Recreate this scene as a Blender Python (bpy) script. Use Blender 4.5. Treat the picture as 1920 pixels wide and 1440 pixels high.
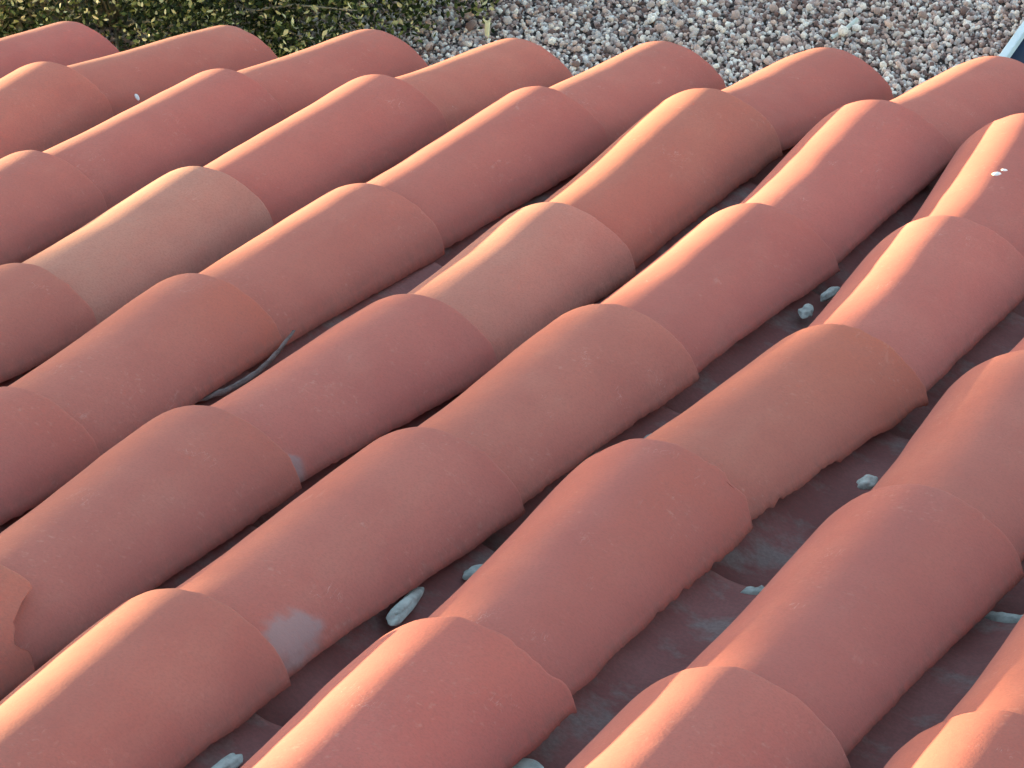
import bpy, math, random
import numpy as np
from mathutils import Vector, Matrix, noise
from mathutils.bvhtree import BVHTree
R = math.radians
for o in list(bpy.data.objects): bpy.data.objects.remove(o)
SC = bpy.context.scene
COL = SC.collection

# ------------------------------------------------------------------ camera
cam_data = bpy.data.cameras.new("camera"); cam = bpy.data.objects.new("camera", cam_data)
COL.objects.link(cam); SC.camera = cam
cam_data.sensor_width = 36; cam_data.lens = 6881.5/1920*36
cam_data.clip_start = 0.05; cam_data.clip_end = 2000
cr = Vector((0.90981489, 0.39495105, -0.12747754)); cu = Vector((-0.08553785, 0.47902410, 0.87362417)); cf = Vector((-0.40610360, 0.78393212, -0.46960653))
m = Matrix((cr, cu, -cf)).transposed().to_4x4(); m.translation = Vector((1.30230000, -1.95011056, 1.43231020)); cam.matrix_world = m

# ------------------------------------------------------------------ sun and sky
SUN_ROOF = (R(3.5), R(0))                       # elevation over the roof plane, swing towards the eave
E_, A_ = SUN_ROOF; SL = R(12)
sr = Vector((-math.cos(E_)*math.cos(A_), math.cos(E_)*math.sin(A_), math.sin(E_)))
sd = Matrix.Rotation(-SL, 3, 'X') @ sr; sd.normalize()
elev = math.asin(sd.z); rot = math.atan2(sd.x, sd.y)
sl = bpy.data.lights.new("sun", 'SUN'); sl.energy = 5.0; sl.angle = R(0.6); sl.color = (1.0, 0.80, 0.42)
so = bpy.data.objects.new("sun", sl); COL.objects.link(so); so.rotation_euler = (-sd).to_track_quat('-Z', 'Y').to_euler(); so.location = (-5, 0, 4)
W = bpy.data.worlds.new("World"); SC.world = W; W.use_nodes = True
wn = W.node_tree; bg = wn.nodes['Background']; sk = wn.nodes.new('ShaderNodeTexSky'); sk.sky_type = 'NISHITA'; sk.sun_disc = False
sk.sun_elevation = elev; sk.sun_rotation = rot; sk.air_density = 1.0; sk.dust_density = 2.0; sk.ozone_density = 1.0
wn.links.new(sk.outputs[0], bg.inputs[0]); bg.inputs[1].default_value = 0.115
SC.view_settings.view_transform = 'Standard'; SC.view_settings.look = 'None'; SC.view_settings.gamma = 1; SC.view_settings.exposure = 3.62

# ------------------------------------------------------------------ helpers
RW = Matrix.Rotation(-SL, 3, 'X')               # roof frame (across, down the slope, off the roof) to world
def rw(p): return RW @ Vector(p)
def tag(o, label=None, cat=None, group=None, kind=None):
    if label: o['label'] = label
    if cat: o['category'] = cat
    if group: o['group'] = group
    if kind: o['kind'] = kind
    return o
def link(name, verts, faces, mat, parent=None, loc=None, smooth=True):
    me = bpy.data.meshes.new(name)
    if loc is not None:
        loc = Vector(loc); verts = [Vector(v)-loc for v in verts]
    me.from_pydata([tuple(v) for v in verts], [], faces); me.update()
    o = bpy.data.objects.new(name, me); COL.objects.link(o)
    if loc is not None: o.location = loc
    if parent: o.parent = parent
    me.materials.append(mat)
    if smooth: me.polygons.foreach_set('use_smooth', [True]*len(me.polygons))
    return o
def box(x0, x1, y0, y1, z0, z1, f=lambda p: Vector(p)):
    v = [f((x, y, z)) for z in (z0, z1) for x, y in ((x0, y0), (x1, y0), (x1, y1), (x0, y1))]
    return v, [(0,3,2,1), (4,5,6,7), (0,1,5,4), (1,2,6,5), (2,3,7,6), (3,0,4,7)]
class NT:
    def __init__(s, name):
        s.m = bpy.data.materials.new(name); s.m.use_nodes = True; s.t = s.m.node_tree; s.b = s.t.nodes['Principled BSDF']
        s.b.inputs['Diffuse Roughness'].default_value = 1.0
        s.tc = s.t.nodes.new('ShaderNodeTexCoord')
    def n(s, ty, **k):
        nd = s.t.nodes.new('ShaderNode'+ty)
        for a, v in k.items(): setattr(nd, a, v)
        return nd
    def l(s, a, b): s.t.links.new(a, b)
    def noise(s, scale, detail=4, rough=.55, stretch=None, dist=0):
        nd = s.n('TexNoise'); nd.inputs['Scale'].default_value = scale; nd.inputs['Detail'].default_value = detail; nd.inputs['Roughness'].default_value = rough; nd.inputs['Distortion'].default_value = dist
        mp = s.n('Mapping')
        if stretch: mp.inputs['Scale'].default_value = stretch
        oi = s.n('ObjectInfo'); vm = s.n('VectorMath', operation='MULTIPLY_ADD'); cb = s.n('CombineXYZ')
        for k in range(3): s.l(oi.outputs['Random'], cb.inputs[k])
        vm.inputs[1].default_value = (37, 53, 71); s.l(cb.outputs[0], vm.inputs[0]); s.l(s.tc.outputs['Object'], vm.inputs[2])
        s.l(vm.outputs[0], mp.inputs[0]); s.l(mp.outputs[0], nd.inputs['Vector'])
        return nd.outputs['Fac']
    def ramp(s, fac, stops):
        r = s.n('ValToRGB'); e = r.color_ramp.elements
        while len(e) < len(stops): e.new(.5)
        for k, (p, c) in enumerate(stops):
            e[k].position = p; e[k].color = (c, c, c, 1) if not hasattr(c, '__len__') else (*c, 1)
        s.l(fac, r.inputs[0]); return r.outputs[0]
    def mix(s, fac, a, b, mode='MIX'):
        x = s.n('Mix', data_type='RGBA', blend_type=mode)
        for i, v in ((0, fac), (6, a), (7, b)):
            if hasattr(v, 'is_linked'): s.l(v, x.inputs[i])
            elif i == 0: x.inputs[0].default_value = v
            else: x.inputs[i].default_value = (*v, 1)
        return x.outputs[2]
    def math(s, op, a, b=0):
        x = s.n('Math', operation=op)
        for i, v in ((0, a), (1, b)):
            if hasattr(v, 'is_linked'): s.l(v, x.inputs[i])
            else: x.inputs[i].default_value = v
        return x.outputs[0]
    def attr(s, name):
        a = s.n('Attribute', attribute_name=name); return a.outputs['Fac']
    def bump(s, h, strength, dist, prev=None):
        b = s.n('Bump'); b.inputs['Strength'].default_value = strength; b.inputs['Distance'].default_value = dist; s.l(h, b.inputs['Height'])
        if prev is not None: s.l(prev, b.inputs['Normal'])
        return b.outputs[0]
    def fin(s, col, rough=.85, spec=.2, normal=None):
        if hasattr(col, 'is_linked'): s.l(col, s.b.inputs['Base Color'])
        else: s.b.inputs['Base Color'].default_value = (*col, 1)
        s.b.inputs['Roughness'].default_value = rough; s.b.inputs['Specular IOR Level'].default_value = spec
        if normal is not None: s.l(normal, s.b.inputs['Normal'])
        return s.m

def mat_clay():
    s = NT('terracotta')
    c = s.mix(s.ramp(s.noise(9, 5, .6), [(.3, 0.), (.7, 1.)]), (.425, .128, .104), (.468, .150, .119))
    c = s.mix(s.math('MULTIPLY', s.ramp(s.noise(22, 4, .6, (1, .35, 1)), [(.5, 0.), (.75, 1.)]), .35), c, (.47, .185, .145))
    # fired orange patch near the rim of some tiles
    c = s.mix(s.math('MULTIPLY', s.attr('ruddy'), s.ramp(s.noise(14, 4), [(.3, .5), (.65, 1.)])), c, (.475, .128, .090))
    oi = s.n('ObjectInfo'); c = s.mix(1.0, c, oi.outputs['Color'], 'MULTIPLY')
    # fine mottling and sandy grain of the clay
    c = s.mix(s.math('MULTIPLY', s.ramp(s.noise(420, 3, .7), [(.35, 1.), (.55, 0.)]), .30), c, (.25, .10, .085))
    c = s.mix(s.math('MULTIPLY', s.ramp(s.noise(160, 2, .6), [(.60, 0.), (.75, 1.)]), s.ramp(s.noise(13, 2), [(.45, 0.), (.65, .3)])), c, (.56, .30, .24))
    # dry pale scratches and rubs
    rub = s.math('MULTIPLY', s.ramp(s.noise(60, 5, .7, (1.5, .35, 1.5), .4), [(.60, 0.), (.70, 1.)]), s.ramp(s.noise(11, 2), [(.60, 0.), (.70, 1.)]))
    c = s.mix(s.math('MULTIPLY', rub, .26), c, (.66, .40, .34))
    scr = s.math('MULTIPLY', s.ramp(s.noise(34, 2, .5, (3.2, .5, 2.0), 2.5), [(.485, 0.), (.5, 1.), (.515, 0.)]), s.ramp(s.noise(17, 3, .6), [(.64, 0.), (.70, 1.)]))
    c = s.mix(s.math('MULTIPLY', scr, .3), c, (.68, .46, .40))
    # cement smear
    sm = s.math('MULTIPLY', s.attr('cement'), s.ramp(s.noise(45, 5, .7), [(.30, .45), (.55, 1.)]))
    c = s.mix(s.math('MINIMUM', sm, .62), c, (.33, .27, .27))
    # grime on the rough lower edge, darkened to paint in the shade there
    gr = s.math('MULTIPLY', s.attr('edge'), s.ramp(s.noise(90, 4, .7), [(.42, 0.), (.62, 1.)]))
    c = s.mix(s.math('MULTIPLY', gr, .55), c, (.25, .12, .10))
    n = s.bump(s.noise(500, 3, .7), .35, .0006); n = s.bump(s.noise(45, 4, .6), .25, .0016, n)
    n = s.bump(s.math('ADD', rub, sm), .4, .0006, n)
    return s.fin(c, .88, .18, n)
def mat_channel():
    s = NT('weathered_channel_clay')
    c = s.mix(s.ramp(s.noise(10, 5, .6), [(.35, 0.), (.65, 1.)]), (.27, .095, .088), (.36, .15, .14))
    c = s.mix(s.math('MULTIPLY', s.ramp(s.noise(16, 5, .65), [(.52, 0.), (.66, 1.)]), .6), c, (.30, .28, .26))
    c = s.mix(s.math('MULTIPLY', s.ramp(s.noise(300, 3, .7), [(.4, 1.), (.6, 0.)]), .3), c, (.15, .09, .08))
    n = s.bump(s.noise(120, 5, .7), .4, .0012)
    return s.fin(c, .9, .15, n)
def mat_mortar():
    s = NT('pale_mortar'); c = s.mix(s.ramp(s.noise(60, 5, .65), [(.35, 0.), (.6, 1.)]), (.28, .28, .26), (.54, .55, .51))
    return s.fin(c, .95, .1, s.bump(s.noise(160, 4, .6), .3, .0008))
def mat_simple(name, c0, c1, scale, rough=.9, spec=.2, bs=200, bd=.001):
    s = NT(name); c = s.mix(s.ramp(s.noise(scale, 5, .6), [(.35, 0.), (.65, 1.)]), c0, c1)
    return s.fin(c, rough, spec, s.bump(s.noise(bs, 4, .6), .3, bd))
CLAY = mat_clay(); CHAN = mat_channel(); MORT = mat_mortar()

# ------------------------------------------------------------------ setting: ground under the eave
GZ = -2.2
def mat_ground():
    s = NT('gravel_ground')
    vo = s.n('TexVoronoi'); vo.inputs['Scale'].default_value = 62; s.l(s.tc.outputs['Object'], vo.inputs['Vector'])
    sp = s.n('SeparateColor'); s.l(vo.outputs['Color'], sp.inputs[0])
    c = s.ramp(sp.outputs[0], [(0, (.10, .075, .07)), (.4, (.20, .15, .13)), (.7, (.30, .24, .22)), (1, (.42, .36, .33))])
    c = s.mix(s.ramp(vo.outputs['Distance'], [(.25, 0.), (.6, 1.)]), c, (.06, .045, .04))
    inv = s.math('SUBTRACT', 1.0, vo.outputs['Distance'])
    return s.fin(c, .9, .2, s.bump(inv, .8, .01))
v, f = box(-300, 300, -300, 300, GZ-.5, GZ)
ground = link('ground', v, f, mat_ground(), smooth=False); tag(ground, kind='structure')

def ico(sub):
    import bmesh
    bm = bmesh.new(); bmesh.ops.create_icosphere(bm, subdivisions=sub, radius=1)
    V = np.array([v.co[:] for v in bm.verts]); F = np.array([[v.index for v in f.verts] for f in bm.faces]); bm.free(); return V, F
def fast_mesh(name, V, F, mat, smooth=True):
    me = bpy.data.meshes.new(name); k = F.shape[1]
    me.vertices.add(len(V)); me.vertices.foreach_set('co', V.astype(np.float32).ravel())
    me.loops.add(F.size); me.loops.foreach_set('vertex_index', F.astype(np.int32).ravel())
    me.polygons.add(len(F)); me.polygons.foreach_set('loop_start', np.arange(0, F.size, k, dtype=np.int32))
    me.update(calc_edges=True); me.validate()
    if smooth: me.polygons.foreach_set('use_smooth', [True]*len(me.polygons))
    me.materials.append(mat); o = bpy.data.objects.new(name, me); COL.objects.link(o); return o
def rand_rot(rng, n):
    q = rng.normal(size=(n, 4)); q /= np.linalg.norm(q, axis=1)[:, None]; a, b, c, d = q.T
    return np.stack([np.stack([1-2*(c*c+d*d), 2*(b*c-a*d), 2*(b*d+a*c)], -1), np.stack([2*(b*c+a*d), 1-2*(b*b+d*d), 2*(c*d-a*b)], -1), np.stack([2*(b*d-a*c), 2*(c*d+a*b), 1-2*(b*b+c*c)], -1)], 1)
def mat_stone():
    s = NT('river_gravel'); g = s.n('NewGeometry')
    c = s.ramp(g.outputs['Random Per Island'], [(0, (.09, .05, .045)), (.16, (.26, .15, .13)), (.30, (.55, .40, .36)), (.46, (.74, .53, .45)), (.60, (.50, .45, .45)), (.76, (.88, .74, .65)), (1, (.92, .87, .83))])  # warm pale stones paint in the sun that the shaded bed lacks
    c = s.mix(s.math('MULTIPLY', s.ramp(s.noise(180, 3, .6), [(.4, 0.), (.6, 1.)]), .35), c, (.22, .16, .14))
    return s.fin(c, .8, .3)
rng = np.random.default_rng(5)
V0, F0 = ico(1); pts = []
for (x0, x1, y0, y1, dens) in ((-4.7, -.7, 4.9, 6.9, 13500), (-5.6, .6, 3.9, 4.9, 2500), (-5.6, .6, 7.0, 8.2, 2500)):
    n = int((x1-x0)*(y1-y0)*dens); pts.append(np.stack([rng.uniform(x0, x1, n), rng.uniform(y0, y1, n), np.zeros(n)], 1))
pts = np.concatenate(pts); n = len(pts)
sz = np.exp(rng.normal(math.log(.0053), .30, n))
ax = rng.uniform(.55, 1.25, (n, 3))*sz[:, None]
Rm = rand_rot(rng, n)
V = V0[None]*ax[:, None]*(1+rng.normal(0, .10, (n, len(V0), 1)))
V = np.einsum('nij,nkj->nki', Rm, V)
pts[:, 2] = GZ + sz*rng.uniform(0, 2.2, n)
V = (V+pts[:, None]).reshape(-1, 3)
F = (F0[None]+np.arange(n)[:, None, None]*len(V0)).reshape(-1, 3)
gravel = fast_mesh('gravel', V, F, mat_stone()); tag(gravel, kind='stuff'); gravel['label'] = 'mixed brown, grey and cream gravel spread on the ground below the eave'; gravel['category'] = 'gravel'

# ------------------------------------------------------------------ house under the roof
house = bpy.data.objects.new('house', None); COL.objects.link(house); house.location = (0, 0, GZ)
tag(house, 'house body carrying the terracotta tiled roof', 'house')
def child(name, v, f, mat, smooth=False):
    v = [Vector(p)-Vector((0, 0, GZ)) for p in v]; return link(name, v, f, mat, parent=house, smooth=smooth)
XL, XR, YT, YE = -1.76, .98, -3.2, 1.80
plaster = mat_simple('cream_plaster', (.55, .48, .38), (.62, .55, .44), 6)
deckm = mat_simple('dark_roof_deck', (.10, .06, .05), (.14, .08, .065), 20)
v, f = box(XL, XR, YT, YE, -.095, -.068, rw); child('roof_deck', v, f, deckm)
q = [rw((x, y, -.097)) for x, y in ((XL+.1, YT+.1), (XR-.1, YT+.1), (XR-.1, YE-.1), (XL+.1, YE-.1))]
v = [Vector((p.x, p.y, GZ)) for p in q]+q
child('wall', v, [(0,3,2,1), (4,5,6,7), (0,1,5,4), (1,2,6,5), (2,3,7,6), (3,0,4,7)], plaster)

# ------------------------------------------------------------------ roof tiles
DX, DY, WF, HF, TH = .21, .38893, .0902, .0571, .011
ZR = {0: 0, 1: 0, 2: 0, 3: -.003, 4: .0137, 5: -.0162}
OFF = {(-1,0): (.012, .012, .001), (0,0):(-.007,-.0061,.002),(1,0):(-.0003,.0066,.0004),(2,0):(.0068,-.0109,-.0028),(3,0):(.0008,-.0252,-.0042),(-2,1):(.0128,.0171,-.0004),(-1,1):(-.0001,.0071,.0024),(0,1):(.0002,.0117,.0015),(1,1):(-.0118,.0224,.006),(2,1):(.0098,.0004,-.0014),(-3,2):(.0032,-.0061,-.0024),(-2,2):(-.0066,-.0059,.0014),(-1,2):(.0128,.0007,-.0033),(0,2):(.0012,.0062,.0017),(1,2):(.0128,.0112,-.0011),(2,2):(-.0047,-.0139,-.0024),(-4,3):(-.0131,.003,.0056),(-3,3):(-.0123,-.0051,.0028),(-2,3):(-.0149,-.0165,.0013),(-1,3):(-.0033,-.0225,-.0041),(0,3):(-.0007,.0059,.0017),(1,3):(-.0067,.0059,.0028),(-5,4):(-.0112,-.0156,.0001),(-4,4):(.0106,.0067,-.0019),(-3,4):(.0085,.0127,.0009),(-2,4):(.0088,.0037,-.0011),(-1,4):(-.0004,.0163,.0065),(0,4):(-.0064,.0123,.005),(1,4):(-.0351,-.0097,.0041),(-6,5):(-.0023,-.031,-.0088),(-5,5):(.0129,-.0027,-.0078),(-4,5):(.0136,.0022,-.0041),(-3,5):(.0114,-.0065,-.0061),(-2,5):(.0004,-.0005,-.0003),(-1,5):(.0045,.0082,.0005),(0,5):(.0085,.0088,.0009)}
def rim_centre(i, j):
    o = OFF.get((i, j))
    if o is None:
        r = random.Random(i*131+j*17+5); o = (r.uniform(-.008, .008), r.uniform(-.01, .01), r.uniform(-.002, .002))
    return Vector((i*DX+o[0], j*DY+o[1], ZR.get(j, 0)+o[2]))
def sstep(a, b, x):
    t = min(1, max(0, (x-a)/(b-a))); return t*t*(3-2*t)

def arch(n, r0=.044, r1=.140, pm=61):
    psi = np.linspace(0, R(pm), 400); t = psi/psi[-1]; r = r0+(r1-r0)*t**1.3; d = np.diff(psi)
    x = np.concatenate([[0], np.cumsum((r*np.cos(psi))[:-1]*d)]); z = np.concatenate([[0], np.cumsum((r*np.sin(psi))[:-1]*d)]); L = np.concatenate([[0], np.cumsum(r[:-1]*d)])
    q = np.linspace(0, L[-1], n//2+1); xx = np.interp(q, L, x)/x[-1]; zz = 1-np.interp(q, L, z)/z[-1]
    return list(xx[::-1])+list(-xx[1:]), list(zz[::-1])+list(zz[1:])
def tile_mesh(near, far, wN, hN, wF, hF, back, bdir=None, skirt=1, concave=False, nt=110, na=44, seed=0, chip=None, ruddy=None, cement=None, a0=-4, rough=1.0, flare=.45, lift=0):
    """a curved clay tile from (near - back) to far, as verts/faces in world space with vertex masks"""
    L = (far-near).length; d = (far-near)/L; up0 = Vector((0, 0, 1)); side = d.cross(up0).normalized(); up = side.cross(d)
    sg = -1 if concave else 1
    V = []; masks = {'ruddy': [], 'cement': [], 'edge': []}
    def section(t):
        k = (1-flare)*t+flare*sstep(.3, 1, t); return wN+(wF-wN)*k, hN+(hF-hN)*k
    t0 = -back/L; PX, PZ = arch(na)
    for layer in (0, 1):
        for a in range(nt+1):
            ta = t0+(1-t0)*(a/nt)**.92 if False else t0+(1-t0)*(1-(1-a/nt)**1.25)
            w, h = section(max(ta, -.3)); w -= layer*TH; h -= layer*TH
            er = 0.0
            if a == nt: er = .0012
            elif a == nt-1: er = .0006
            for b in range(na+1):
                th = math.pi*b/na
                ny = noise.noise(Vector((seed*3.1, b*.35, 7.7)))*.0022*rough+noise.noise(Vector((seed*1.7, b*1.3, 2.1)))*.0010*rough
                e = min(b, na-b)
                y = ta*L + (ny if a > nt-4 else 0)
                if chip:
                    for (c0, c1, depth) in chip:
                        tt = math.degrees(th)
                        if c0 < tt < c1 and a > nt*.6:
                            s_ = min(1, (tt-c0)/6, (c1-tt)/14); y -= depth*s_*((a-nt*.6)/(nt*.4))**1.5*(1+.25*noise.noise(Vector((tt*.08, seed, 0)))+.18*noise.noise(Vector((tt*.5, seed, 3))))
                s_ = (1-layer)*(-er)+layer*er
                x = (w+s_)*PX[b]; z = (h+s_)*PZ[b]
                # hand-made waviness
                wob = noise.noise(Vector((seed*5.3+x*7, y*5, z*7)))*.0018+noise.noise(Vector((seed*2.3+x*25, y*18, z*25)))*.0006
                x += wob*math.cos(th); z += wob*math.sin(th)
                # burred lower edges
                if e == 0: z += (noise.noise(Vector((seed+b, y*22, 0)))*.0015+noise.noise(Vector((seed+b, y*80, 3)))*.0030*max(0, noise.noise(Vector((seed*2.2+b, y*9, 8)))+.25)+noise.noise(Vector((seed+b, y*200, 3)))*.0009)*rough
                elif e == 1: z += noise.noise(Vector((seed+(0 if b == 1 else na), y*22, 0)))*.0010*rough
                if not concave and e < 4: z -= (.006, .003, .0013, .0003)[e]*skirt
                if not concave and a > nt-9: y -= .005*max(0, 1-e/5)**2*((a-nt+9)/9)**2
                ax_ = near+d*y if y >= 0 or bdir is None else near+bdir*y
                p = ax_+side*x+up*(sg*z+lift*max(0, min(1, ta)))
                V.append(rw(p))
                deg = math.degrees(th); y01 = ta
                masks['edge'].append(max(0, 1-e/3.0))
                rv = 0
                if ruddy: rv = sstep(ruddy[0], 1, y01)*(1-sstep(ruddy[1], ruddy[1]+30, deg))*ruddy[2]
                masks['ruddy'].append(rv)
                cv = 0
                if cement:
                    cy, cd, ry, rd = cement; q_ = math.hypot((y01-cy)/ry, (deg-cd)/rd)+.35*noise.noise(Vector((y01*28, deg*.13, seed))); cv = 1-sstep(.45, 1.05, q_)
                masks['cement'].append(cv)
    F = []; nn = na+1; off = (nt+1)*nn
    for a in range(nt):
        for b in range(na):
            i0 = a*nn+b; q_ = (i0, i0+1, i0+nn+1, i0+nn)
            F.append(q_ if sg < 0 else q_[::-1]); q2 = tuple(k+off for k in q_); F.append(q2[::-1] if sg < 0 else q2)
    def strip(A, B):
        for k in range(len(A)-1): F.append((A[k], A[k+1], B[k+1], B[k]))
    o_ = [nt*nn+b for b in range(nn)]; strip(o_, [k+off for k in o_])
    o_ = [b for b in range(nn)]; strip([k+off for k in o_], o_)
    o_ = [a*nn for a in range(nt+1)]; strip(o_, [k+off for k in o_])
    o_ = [a*nn+na for a in range(nt+1)]; strip([k+off for k in o_], o_)
    return V, F, masks
ALLV, ALLF = [], []
def put_tile(name, V, F, masks, mat, origin, color):
    base = len(ALLV); ALLV.extend(V); ALLF.extend([tuple(k+base for k in f) for f in F])
    o = link(name, V, F, mat, loc=origin)
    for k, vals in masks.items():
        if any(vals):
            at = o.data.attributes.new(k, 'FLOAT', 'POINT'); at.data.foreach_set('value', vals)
    o.color = (*color, 1)
    import bmesh
    bm = bmesh.new(); bm.from_mesh(o.data); bmesh.ops.recalc_face_normals(bm, faces=bm.faces); bm.to_mesh(o.data); bm.free()
    return o

SPECIAL = {
 (-3,3): dict(color=(1.04, 1.42, 1.34), label='tan coloured cover tile, browner than its neighbours, on the left side of the roof'),
 (-1,3): dict(color=(1.05, 1.32, 1.26), label='tan orange cover tile in the middle of the upper rows, with a sunlit crest'),
 (-2,2): dict(ruddy=(.35, 60, .9), label='cover tile with a redder rim and a thin grey mortar sliver under its edge'),
 (1,2): dict(ruddy=(.3, 75, 1.), rough=1.5, label='cover tile with an orange rounded rim and a pale scratch, beside the widest open gutter'),
 (-1,0): dict(chip=[(-8, 46, .062)], ruddy=(.5, 90, .25), rough=1.6, label='cover tile with a broken rim corner at the lower left edge'),
 (0,1): dict(cement=(.10, 20, .115, 22), label='cover tile with a grey cement smear beside the overlapping rim'),
 (-1,2): dict(cement=(.04, 10, .05, 18), label='cover tile with a small grey smear low beside the rim of the tile before it'),
 (1,1): dict(wn=.0755, dh=.002, ruddy=(-.2, 60, .7), chip=[(-6, 14, .012)], rough=1.5, label='wide hump-backed cover tile with a swollen rim, standing over the white mortar finger'),
 (1,0): dict(ruddy=(.2, 90, .6), chip=[(-8, 22, -.012)], rough=1.6, label='cover tile with a flaking pointed rim at the bottom centre of the roof'),
 (2,1): dict(ruddy=(.0, 45, .4), label='long cover tile with soft pale crest between the two open gutters at lower right'),
 (-1,1): dict(ruddy=(.55, 60, .4), label='cover tile with a patch of pale scratches on its flank near the lower left'),
 (0,4): dict(label='cover tile with a dark slit under its left edge near the upper right'),
 (-2,1): dict(ruddy=(.6, 70, .6)),
}
ROWN = {5: 'the eave row', 4: 'the row before the eave', 3: 'the third eave row', 2: 'the fourth eave row', 1: 'the fifth eave row', 0: 'the nearest row of rims'}
ORD = ['leftmost', 'second from left', 'third from left', 'fourth from left', 'fifth from left', 'sixth from left', 'seventh from left']
seen_rows = {0: [-1,0,1,2,3], 1: [-2,-1,0,1,2,3], 2: [-3,-2,-1,0,1,2], 3: [-4,-3,-2,-1,0,1], 4: [-5,-4,-3,-2,-1,0,1], 5: [-6,-5,-4,-3,-2,-1,0]}
NTH = ['first', 'second', 'third', 'fourth', 'fifth', 'sixth', 'seventh', 'eighth', 'ninth', 'tenth']
def outside(what, i, j):
    if j < 0: return 'plain %s below the bottom picture edge, %s from the left there' % (what, NTH[i+3])
    v = seen_rows[j]; hi = v[-1] if what == 'cover tile' else v[-1]-1
    if i < v[0]: return 'plain %s past the left picture edge, %s out, in %s' % (what, NTH[v[0]-i-1], ROWN[j])
    return 'plain %s past the right picture edge, %s out, in %s' % (what, NTH[i-hi-1], ROWN[j])
def cover(i, j):
    sp = SPECIAL.get((i, j), {}); far = rim_centre(i, j); near = rim_centre(i, j-1)
    r = random.Random(i*77+j*9+1)
    v_ = r.uniform(.94, 1.04); col = sp.get('color') or (v_, v_*r.uniform(.97, 1.06), v_*r.uniform(.96, 1.05))
    wk = r.uniform(.985, 1.015)
    near = near+Vector((0, 0, -.0015)); bd_ = (rim_centre(i, j-1)-rim_centre(i, j-2)).normalized() if j > 0 else None
    V, F, M = tile_mesh(near, far, sp.get('wn', .0780 if i >= -1 else .0800), .0420 if i >= -1 else .0438, WF*wk, HF+sp.get('dh', 0), .065, bdir=bd_, skirt=(2.5 if j >= 3 else 1.6) if i < 0 else 1.1, seed=i*7+j*31, chip=sp.get('chip'), ruddy=sp.get('ruddy'), cement=sp.get('cement'), rough=sp.get('rough', 1)*(1.35 if i >= -1 else 1), flare=.55 if i >= -1 else .25)
    o = put_tile('cover_tile', V, F, M, CLAY, rw(far), col)
    o['category'] = 'roof tile'; o['group'] = 'terracotta cover tiles laid in rows'
    if i in seen_rows.get(j, []):
        k = seen_rows[j].index(i)
        lab = sp.get('label') or 'red terracotta cover tile, %s in %s' % (ORD[k], ROWN[j])
    else: lab = outside('cover tile', i, j)
    o['label'] = lab
    return o
lo = {0: -4, 1: -5, 2: -6, 3: -7, 4: -8, 5: -8}
for j in range(-1, 6):
    for i in range(lo.get(j, -3), 5):
        cover(i, j)
# channel tiles: hollow side up, half hidden between the rows of covers
CH_Y = [.335+k*DY for k in range(-1, 5)]
def channel(i, k):
    # between column i and i+1; lies from far end y1 to near end y0
    r = random.Random(i*19+k*5); y1 = CH_Y[k]+r.uniform(-.012, .012); y0 = y1-DY
    if (i, k) == (1, 1): y1 = .335
    cx = (i+.5)*DX
    j = min(5, max(0, int(round(y1/DY)))); zz = ZR[j]*.6; zz0 = ZR[max(0, j-1)]*.6
    z = .010
    near = Vector((cx+r.uniform(-.004, .004), y0, z+zz0-.010)); far = Vector((cx+r.uniform(-.004, .004), y1, z+zz+.004))
    if k == 5: far = Vector((cx, 1.86, z+zz))
    V, F, M = tile_mesh(near, far, .086, .058, .078, .050, .055, concave=True, nt=26, na=30, seed=i*3+k*11+400, a0=4, rough=1.2)
    o = put_tile('channel_tile', V, F, M, CHAN, rw(far), (1, 1, 1))
    o['category'] = 'channel tile'; o['group'] = 'hollow channel tiles under the covers'
    return o
chan_seen = {}
for k in range(len(CH_Y)):
    j = k
    for i in range(lo.get(j, -3), 4):
        o = channel(i, k)
        rown = ROWN[min(5, max(0, k))]
        rel = seen_rows[min(5, k)]
        if i in rel and i+1 in rel:
            o['label'] = 'shaded channel tile right of the %s cover in %s' % (ORD[rel.index(i)], rown)
        else: o['label'] = outside('channel tile', i, min(5, k))
BVH = BVHTree.FromPolygons(ALLV, ALLF)
def drop(x, y, z0=.4):
    o = rw((x, y, z0)); d = rw((0, 0, -1)); h = BVH.ray_cast(o, d); return h[0], h[1]

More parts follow.
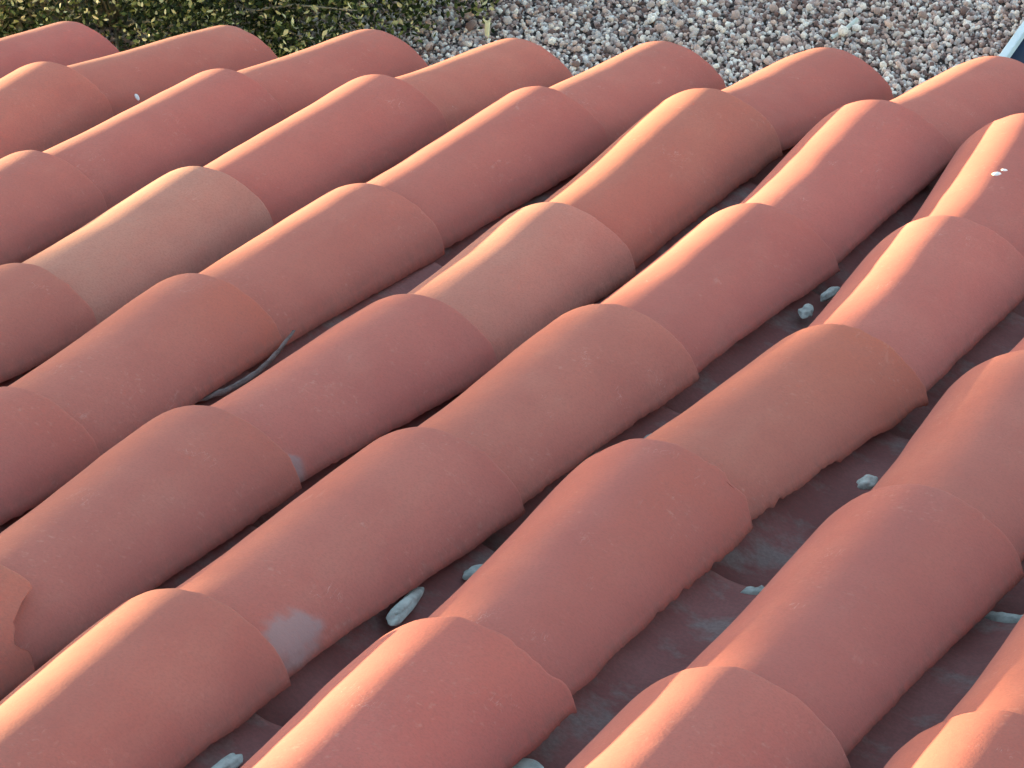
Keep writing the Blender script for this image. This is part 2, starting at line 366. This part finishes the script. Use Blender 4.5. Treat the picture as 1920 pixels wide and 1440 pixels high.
# ------------------------------------------------------------------ mortar lumps, droppings, sliver
def lump(name, c, size, rz, label, cat, mat, group=None, seed=0, amp=.45):
    V_, F_ = ico(4); V = []
    for v in V_:
        v = Vector(v); n_ = noise.noise(v*1.3+Vector((seed*9, 0, 0)))*amp+noise.noise(v*4+Vector((seed*9, 3, 0)))*.03+noise.noise(v*9+Vector((seed*5, 3, 0)))*.02; v = v*(1+n_)*.88
        p = Vector((v.x*size[0], v.y*size[1], v.z*size[2])); p.rotate(Matrix.Rotation(rz, 3, 'Z')); V.append(rw(Vector(c)+p))
    o = link(name, V, [tuple(int(k) for k in f_) for f_ in F_], mat, loc=rw(c)); tag(o, label, cat, group); return o
G = 'mortar lumps in the gutters'
MU = [((.080, .182, -.014), (.007, .040, .006), R(8), 'long white mortar finger lying in the gutter beside the hump-backed cover tile'),
 ((.094, .285, -.020), (.012, .016, .004), 0, 'small blue grey mortar lump in shade above the white mortar finger'),
 ((.096, 1.048, -.016), (.008, .018, .005), R(20), 'lower of two white mortar lumps in the slit at upper right'),
 ((.101, 1.105, -.014), (.006, .022, .006), R(-5), 'upper of two white mortar lumps in the slit at upper right'),
 ((.329, .560, -.010), (.009, .013, .006), 0, 'rounded pale mortar lump touching the rim at the foot of the right gutter'),
 ((.090, -.130, -.020), (.007, .024, .005), 0, 'greyish mortar lump in the gutter at the lower left, near the picture edge'),
 ((.285, -.066, -.022), (.026, .020, .005), 0, 'flat mortar lump at the bottom edge in the gutter right of centre'),
 ((-.110, .192, -.016), (.004, .012, .003), 0, 'tiny pale mortar lump in the slit at the left'),
 ((.100, .640, -.018), (.007, .010, .004), 0, 'thin pale mortar lump in the slit right of the picture centre'),
 ((-.108, 1.068, -.020), (.010, .030, .004), 0, 'grey mortar lump in the slit above the picture centre')]
for k, (c, s_, rz, lab) in enumerate(MU): lump('mortar_lump', c, s_, rz, lab, 'mortar', MORT, G, seed=k)
# crescents of mortar bedding at two channel laps
def crescent(i, y, label, a_0=225, a_1=300):
    cx = (i+.5)*DX; V = []; F = []; n = 26
    for k in range(n+1):
        a = R(a_0+(a_1-a_0)*k/n); tk = .002+.004*math.sin(math.pi*k/n)*(1+.6*noise.noise(Vector((k*.7, i, 9))))
        for (dy, dr) in ((-.004, -.002), (-.004, tk), (.010+.004*noise.noise(Vector((k*.5, i, 0))), tk*.9), (.018+.006*noise.noise(Vector((k*.6, i, 4))), -.002)):
            V.append(rw((cx+(.068-dr)*math.cos(a), y+dy, .012+(.040-dr)*math.sin(a))))
    for k in range(n):
        for q in range(4): F.append((k*4+q, k*4+(q+1) % 4, k*4+4+(q+1) % 4, k*4+4+q))
    F += [(0, 1, 2, 3), (n*4+3, n*4+2, n*4+1, n*4)]
    o = link('mortar_bed', V, F, MORT, loc=rw((cx, y, -.03))); tag(o, label, 'mortar', G)
crescent(1, .325, 'crescent of white mortar at the overlap of two channel tiles in the widest gutter', 262, 318)
crescent(2, .325, 'short crescent of white mortar in the gutter at the right edge', 235, 320)
# sliver hanging under the edge of a cover tile
SL_ = mat_simple('grey_sliver', (.15, .10, .09), (.28, .22, .21), 60, .95, .1, 300, .002)
V = []; F = []; n = 24
for k in range(n+1):
    t = k/n; x = -.340+.008*math.sin(t*3)+.012*t; y = .600+.175*t; z = -.012+.020*t-.010*math.sin(t*3.1)+.0015*noise.noise(Vector((k*.8, 0, 0)))
    hw = .0026*math.sin(math.pi*min(1, t*.9+.12))**.6*(1+.5*noise.noise(Vector((k*.9, 5, 0))))
    for (dx_, dz) in ((-.0015, -hw), (.0015, -hw), (.0022, hw), (-.0015, hw)): V.append(rw((x+dx_, y, z+dz)))
for k in range(n):
    for q in range(4): F.append((k*4+q, k*4+(q+1) % 4, k*4+4+(q+1) % 4, k*4+4+q))
F += [(3, 2, 1, 0), (n*4, n*4+1, n*4+2, n*4+3)]
o = link('mortar_sliver', V, F, SL_, loc=rw((-.335, .68, 0))); tag(o, 'thin grey sliver of mortar hanging in the slit under a redder cover tile', 'mortar')
DROPM = mat_simple('chalky_white', (.72, .72, .72), (.85, .85, .84), 300, .9, .2)
for k, (x, y, s_, lab) in enumerate([(-.982, 1.61, .0038, 'single white speck on an eave tile at the upper left'), (.196, 1.352, .0042, 'white dropping on the sunlit tile at the right edge, larger of the pair'), (.2, 1.366, .0028, 'white dropping on the sunlit tile at the right edge, smaller of the pair')]):
    p, nn_ = drop(x, y)
    if p is None: continue
    V_, F_ = ico(2); q = nn_.to_track_quat('Z', 'Y').to_matrix()
    V = [p+q @ Vector((v[0]*s_*(1+.3*noise.noise(Vector(v)*2+Vector((k, 0, 0)))), v[1]*s_*1.3, v[2]*s_*.4)) for v in V_]
    o = link('dropping', V, [tuple(int(a) for a in f_) for f_ in F_], DROPM, loc=p); tag(o, lab, 'dropping')

# ------------------------------------------------------------------ shrub beyond the eave
def mat_leaf():
    s = NT('shrub_leaf'); g = s.n('NewGeometry')
    c = s.ramp(g.outputs['Random Per Island'], [(0, (.010, .014, .005)), (.52, (.018, .030, .007)), (.68, (.085, .105, .028)), (.84, (.27, .27, .09)), (1, (.72, .64, .38))])  # darkest leaves paint in shaded gaps, pale yellow ones sunlit leaves
    s.b.inputs['Transmission Weight'].default_value = 0
    return s.fin(c, .7, .15)
BARK = mat_simple('shrub_bark', (.22, .19, .13), (.34, .30, .22), 30)
shr = bpy.data.objects.new('shrub', None); COL.objects.link(shr); SC0 = Vector((-3.79, 5.85, GZ)); shr.location = SC0
tag(shr, 'dense dark green shrub with small leaves growing out of the gravel at the upper left', 'shrub')
rng = np.random.default_rng(11); n = 115000
cl_n = 620; cd = rng.normal(size=(cl_n, 3)); cd /= np.linalg.norm(cd, axis=1)[:, None]; cd[:, 2] = np.abs(cd[:, 2])*.95
cr_ = rng.uniform(.35, 1, cl_n)**.5
cc = cd*cr_[:, None]*np.array([1.12, .95, .78])
lump_n = np.array([noise.noise(Vector(c_)*2.2) for c_ in cc]); cc *= (1+.16*lump_n)[:, None]
ci = rng.integers(0, cl_n, n); pos = cc[ci]+rng.normal(0, .042, (n, 3)); pos[:, 2] = np.maximum(pos[:, 2], .01)
ln = rng.uniform(.010, .023, n); wd = ln*rng.uniform(.35, .6, n)
LV = np.array([[0, 0, 0], [.5, .5, .06], [.5, -.5, .06], [1, 0, -.05], [.25, .36, .03], [.25, -.36, .03], [.8, .28, .02], [.8, -.28, .02]])
LF = [[0, 5, 2, 7, 3, 6, 1, 4]]
Rm = rand_rot(rng, n); outd = cd[ci]
sc = np.stack([ln, wd, ln], 1); V = np.einsum('nij,nkj->nki', Rm, LV[None]*sc[:, None])+pos[:, None]
F = (np.array(LF)[None]+np.arange(n)[:, None, None]*8).reshape(-1, 8)
crown = fast_mesh('crown', V.reshape(-1, 3), F, mat_leaf(), False); crown.parent = shr
def tubes(lines, name, mat, parent):
    V = []; F = []
    for pts_, r0, r1 in lines:
        b = len(V); m_ = len(pts_)
        for k, p in enumerate(pts_):
            rr = r0+(r1-r0)*k/(m_-1); t = (pts_[min(k+1, m_-1)]-pts_[max(k-1, 0)]).normalized(); q = t.to_track_quat('Z', 'Y')
            for a in range(5): V.append(p+q @ Vector((rr*math.cos(a*1.2566), rr*math.sin(a*1.2566), 0)))
        for k in range(m_-1):
            for a in range(5): F.append((b+k*5+a, b+k*5+(a+1) % 5, b+k*5+5+(a+1) % 5, b+k*5+5+a))
    o = link(name, V, F, mat, parent=parent); return o
L_ = []
for k in range(0, cl_n, 2):
    e = Vector(cc[k])*1.06; s_ = Vector((e.x*.15, e.y*.15, 0)); mid = s_.lerp(e, .5)+Vector((rng.normal(0, .04), rng.normal(0, .04), .05))
    pts_ = [s_, s_.lerp(mid, .6), mid, mid.lerp(e, .5)+Vector((0, 0, .02)), e]; L_.append((pts_, .006, .0016))
tubes(L_, 'stems', BARK, shr)
tubes([([Vector((0, 0, -.02)), Vector((.01, 0, .12)), Vector((0, .02, .26))], .04, .025)], 'trunk', BARK, shr)

# ------------------------------------------------------------------ unseen slim tree, added far to the left to shade the middle rows
TP = rw((0, .42, .05))+sd*22; TX, TY, TT = TP.x, TP.y, TP.z+1.2
tree = bpy.data.objects.new('shade_cypress', None); COL.objects.link(tree); tree.location = (TX, TY, GZ)
tag(tree, 'unseen slim cypress tree added left of the roof to shade its middle rows', 'tree')
rng = np.random.default_rng(3); n = 9000; H = TT-GZ
zz = rng.uniform(.25, 1, n)*H; ph = rng.uniform(0, 2*math.pi, n)
rad = .40*np.minimum(1, (H-zz)/.9)**.6*np.minimum(1, (zz/.9))**.5*(1+.18*np.sin(zz*7+ph*2))*rng.uniform(.1, 1, n)**.5
pos = np.stack([rad*np.cos(ph), rad*np.sin(ph), zz], 1)
Rm = rand_rot(rng, n); sz_ = rng.uniform(.04, .075, n); V = np.einsum('nij,nkj->nki', Rm, LV[None]*sz_[:, None, None])+pos[:, None]
F = (np.array(LF)[None]+np.arange(n)[:, None, None]*8).reshape(-1, 8)
c_ = fast_mesh('crown', V.reshape(-1, 3), F, crown.data.materials[0], False); c_.parent = tree
tubes([([Vector((0, 0, -.02)), Vector((.01, 0, H*.3)), Vector((0, .01, H*.9))], .09, .015)], 'trunk', BARK, tree)

# ------------------------------------------------------------------ framed panel lying on the gravel, twig and stake
pan = bpy.data.objects.new('framed_panel', None); COL.objects.link(pan); pan.location = (-.762, 6.0, GZ)
tag(pan, 'dark blue panel with pale metal frame on the gravel, upper right', 'panel')
FRM = mat_simple('pale_aluminium', (.50, .58, .64), (.58, .66, .72), 15, .5, .5)
px0, px1, py0, py1 = -.505, .5, -.75, 1.0
V = []; F = []
for (x0, x1, y0, y1) in ((px0, px0+.022, py0, py1), (px1-.022, px1, py0, py1), (px0+.022, px1-.022, py0, py0+.022), (px0+.022, px1-.022, py1-.022, py1)):
    v, f = box(x0, x1, y0, y1, .015, .055); b = len(V); V += v; F += [tuple(q+b for q in f_) for f_ in f]
fr = link('frame', V, F, FRM, parent=pan, smooth=False)
bv = fr.modifiers.new('bevel', 'BEVEL'); bv.width = .003; bv.segments = 2
v, f = box(px0+.022, px1-.022, py0+.022, py1-.022, .018, .040)
link('face', v, f, mat_simple('navy_glass', (.006, .014, .04), (.008, .020, .05), 3, .6, .1, 5, .0001), parent=pan, smooth=False)
STK = mat_simple('dry_straw', (.62, .55, .34), (.74, .68, .46), 60)
tw = tubes([([Vector((-2.640, 5.80, GZ+.0)), Vector((-2.637, 5.80, GZ+.03)), Vector((-2.632, 5.80, GZ+.055))], .006, .0075), ([Vector((-2.632, 5.80, GZ+.05)), Vector((-2.622, 5.80, GZ+.064))], .004, .002), ([Vector((-2.632, 5.80, GZ+.05)), Vector((-2.644, 5.80, GZ+.062))], .004, .002)], 'cut_stalk', STK, None)
tag(tw, 'short pale yellow cut stalk standing in the gravel just beyond the eave', 'stalk')
tw = tubes([([Vector((-1.735, 5.88, GZ+.02)), Vector((-1.712, 5.93, GZ+.026)), Vector((-1.700, 5.975, GZ+.03))], .0045, .0065)], 'dry_twig', mat_simple('bleached_wood', (.50, .52, .50), (.66, .66, .62), 60), None)
tag(tw, 'short bleached grey twig lying on the gravel above the eave', 'twig')
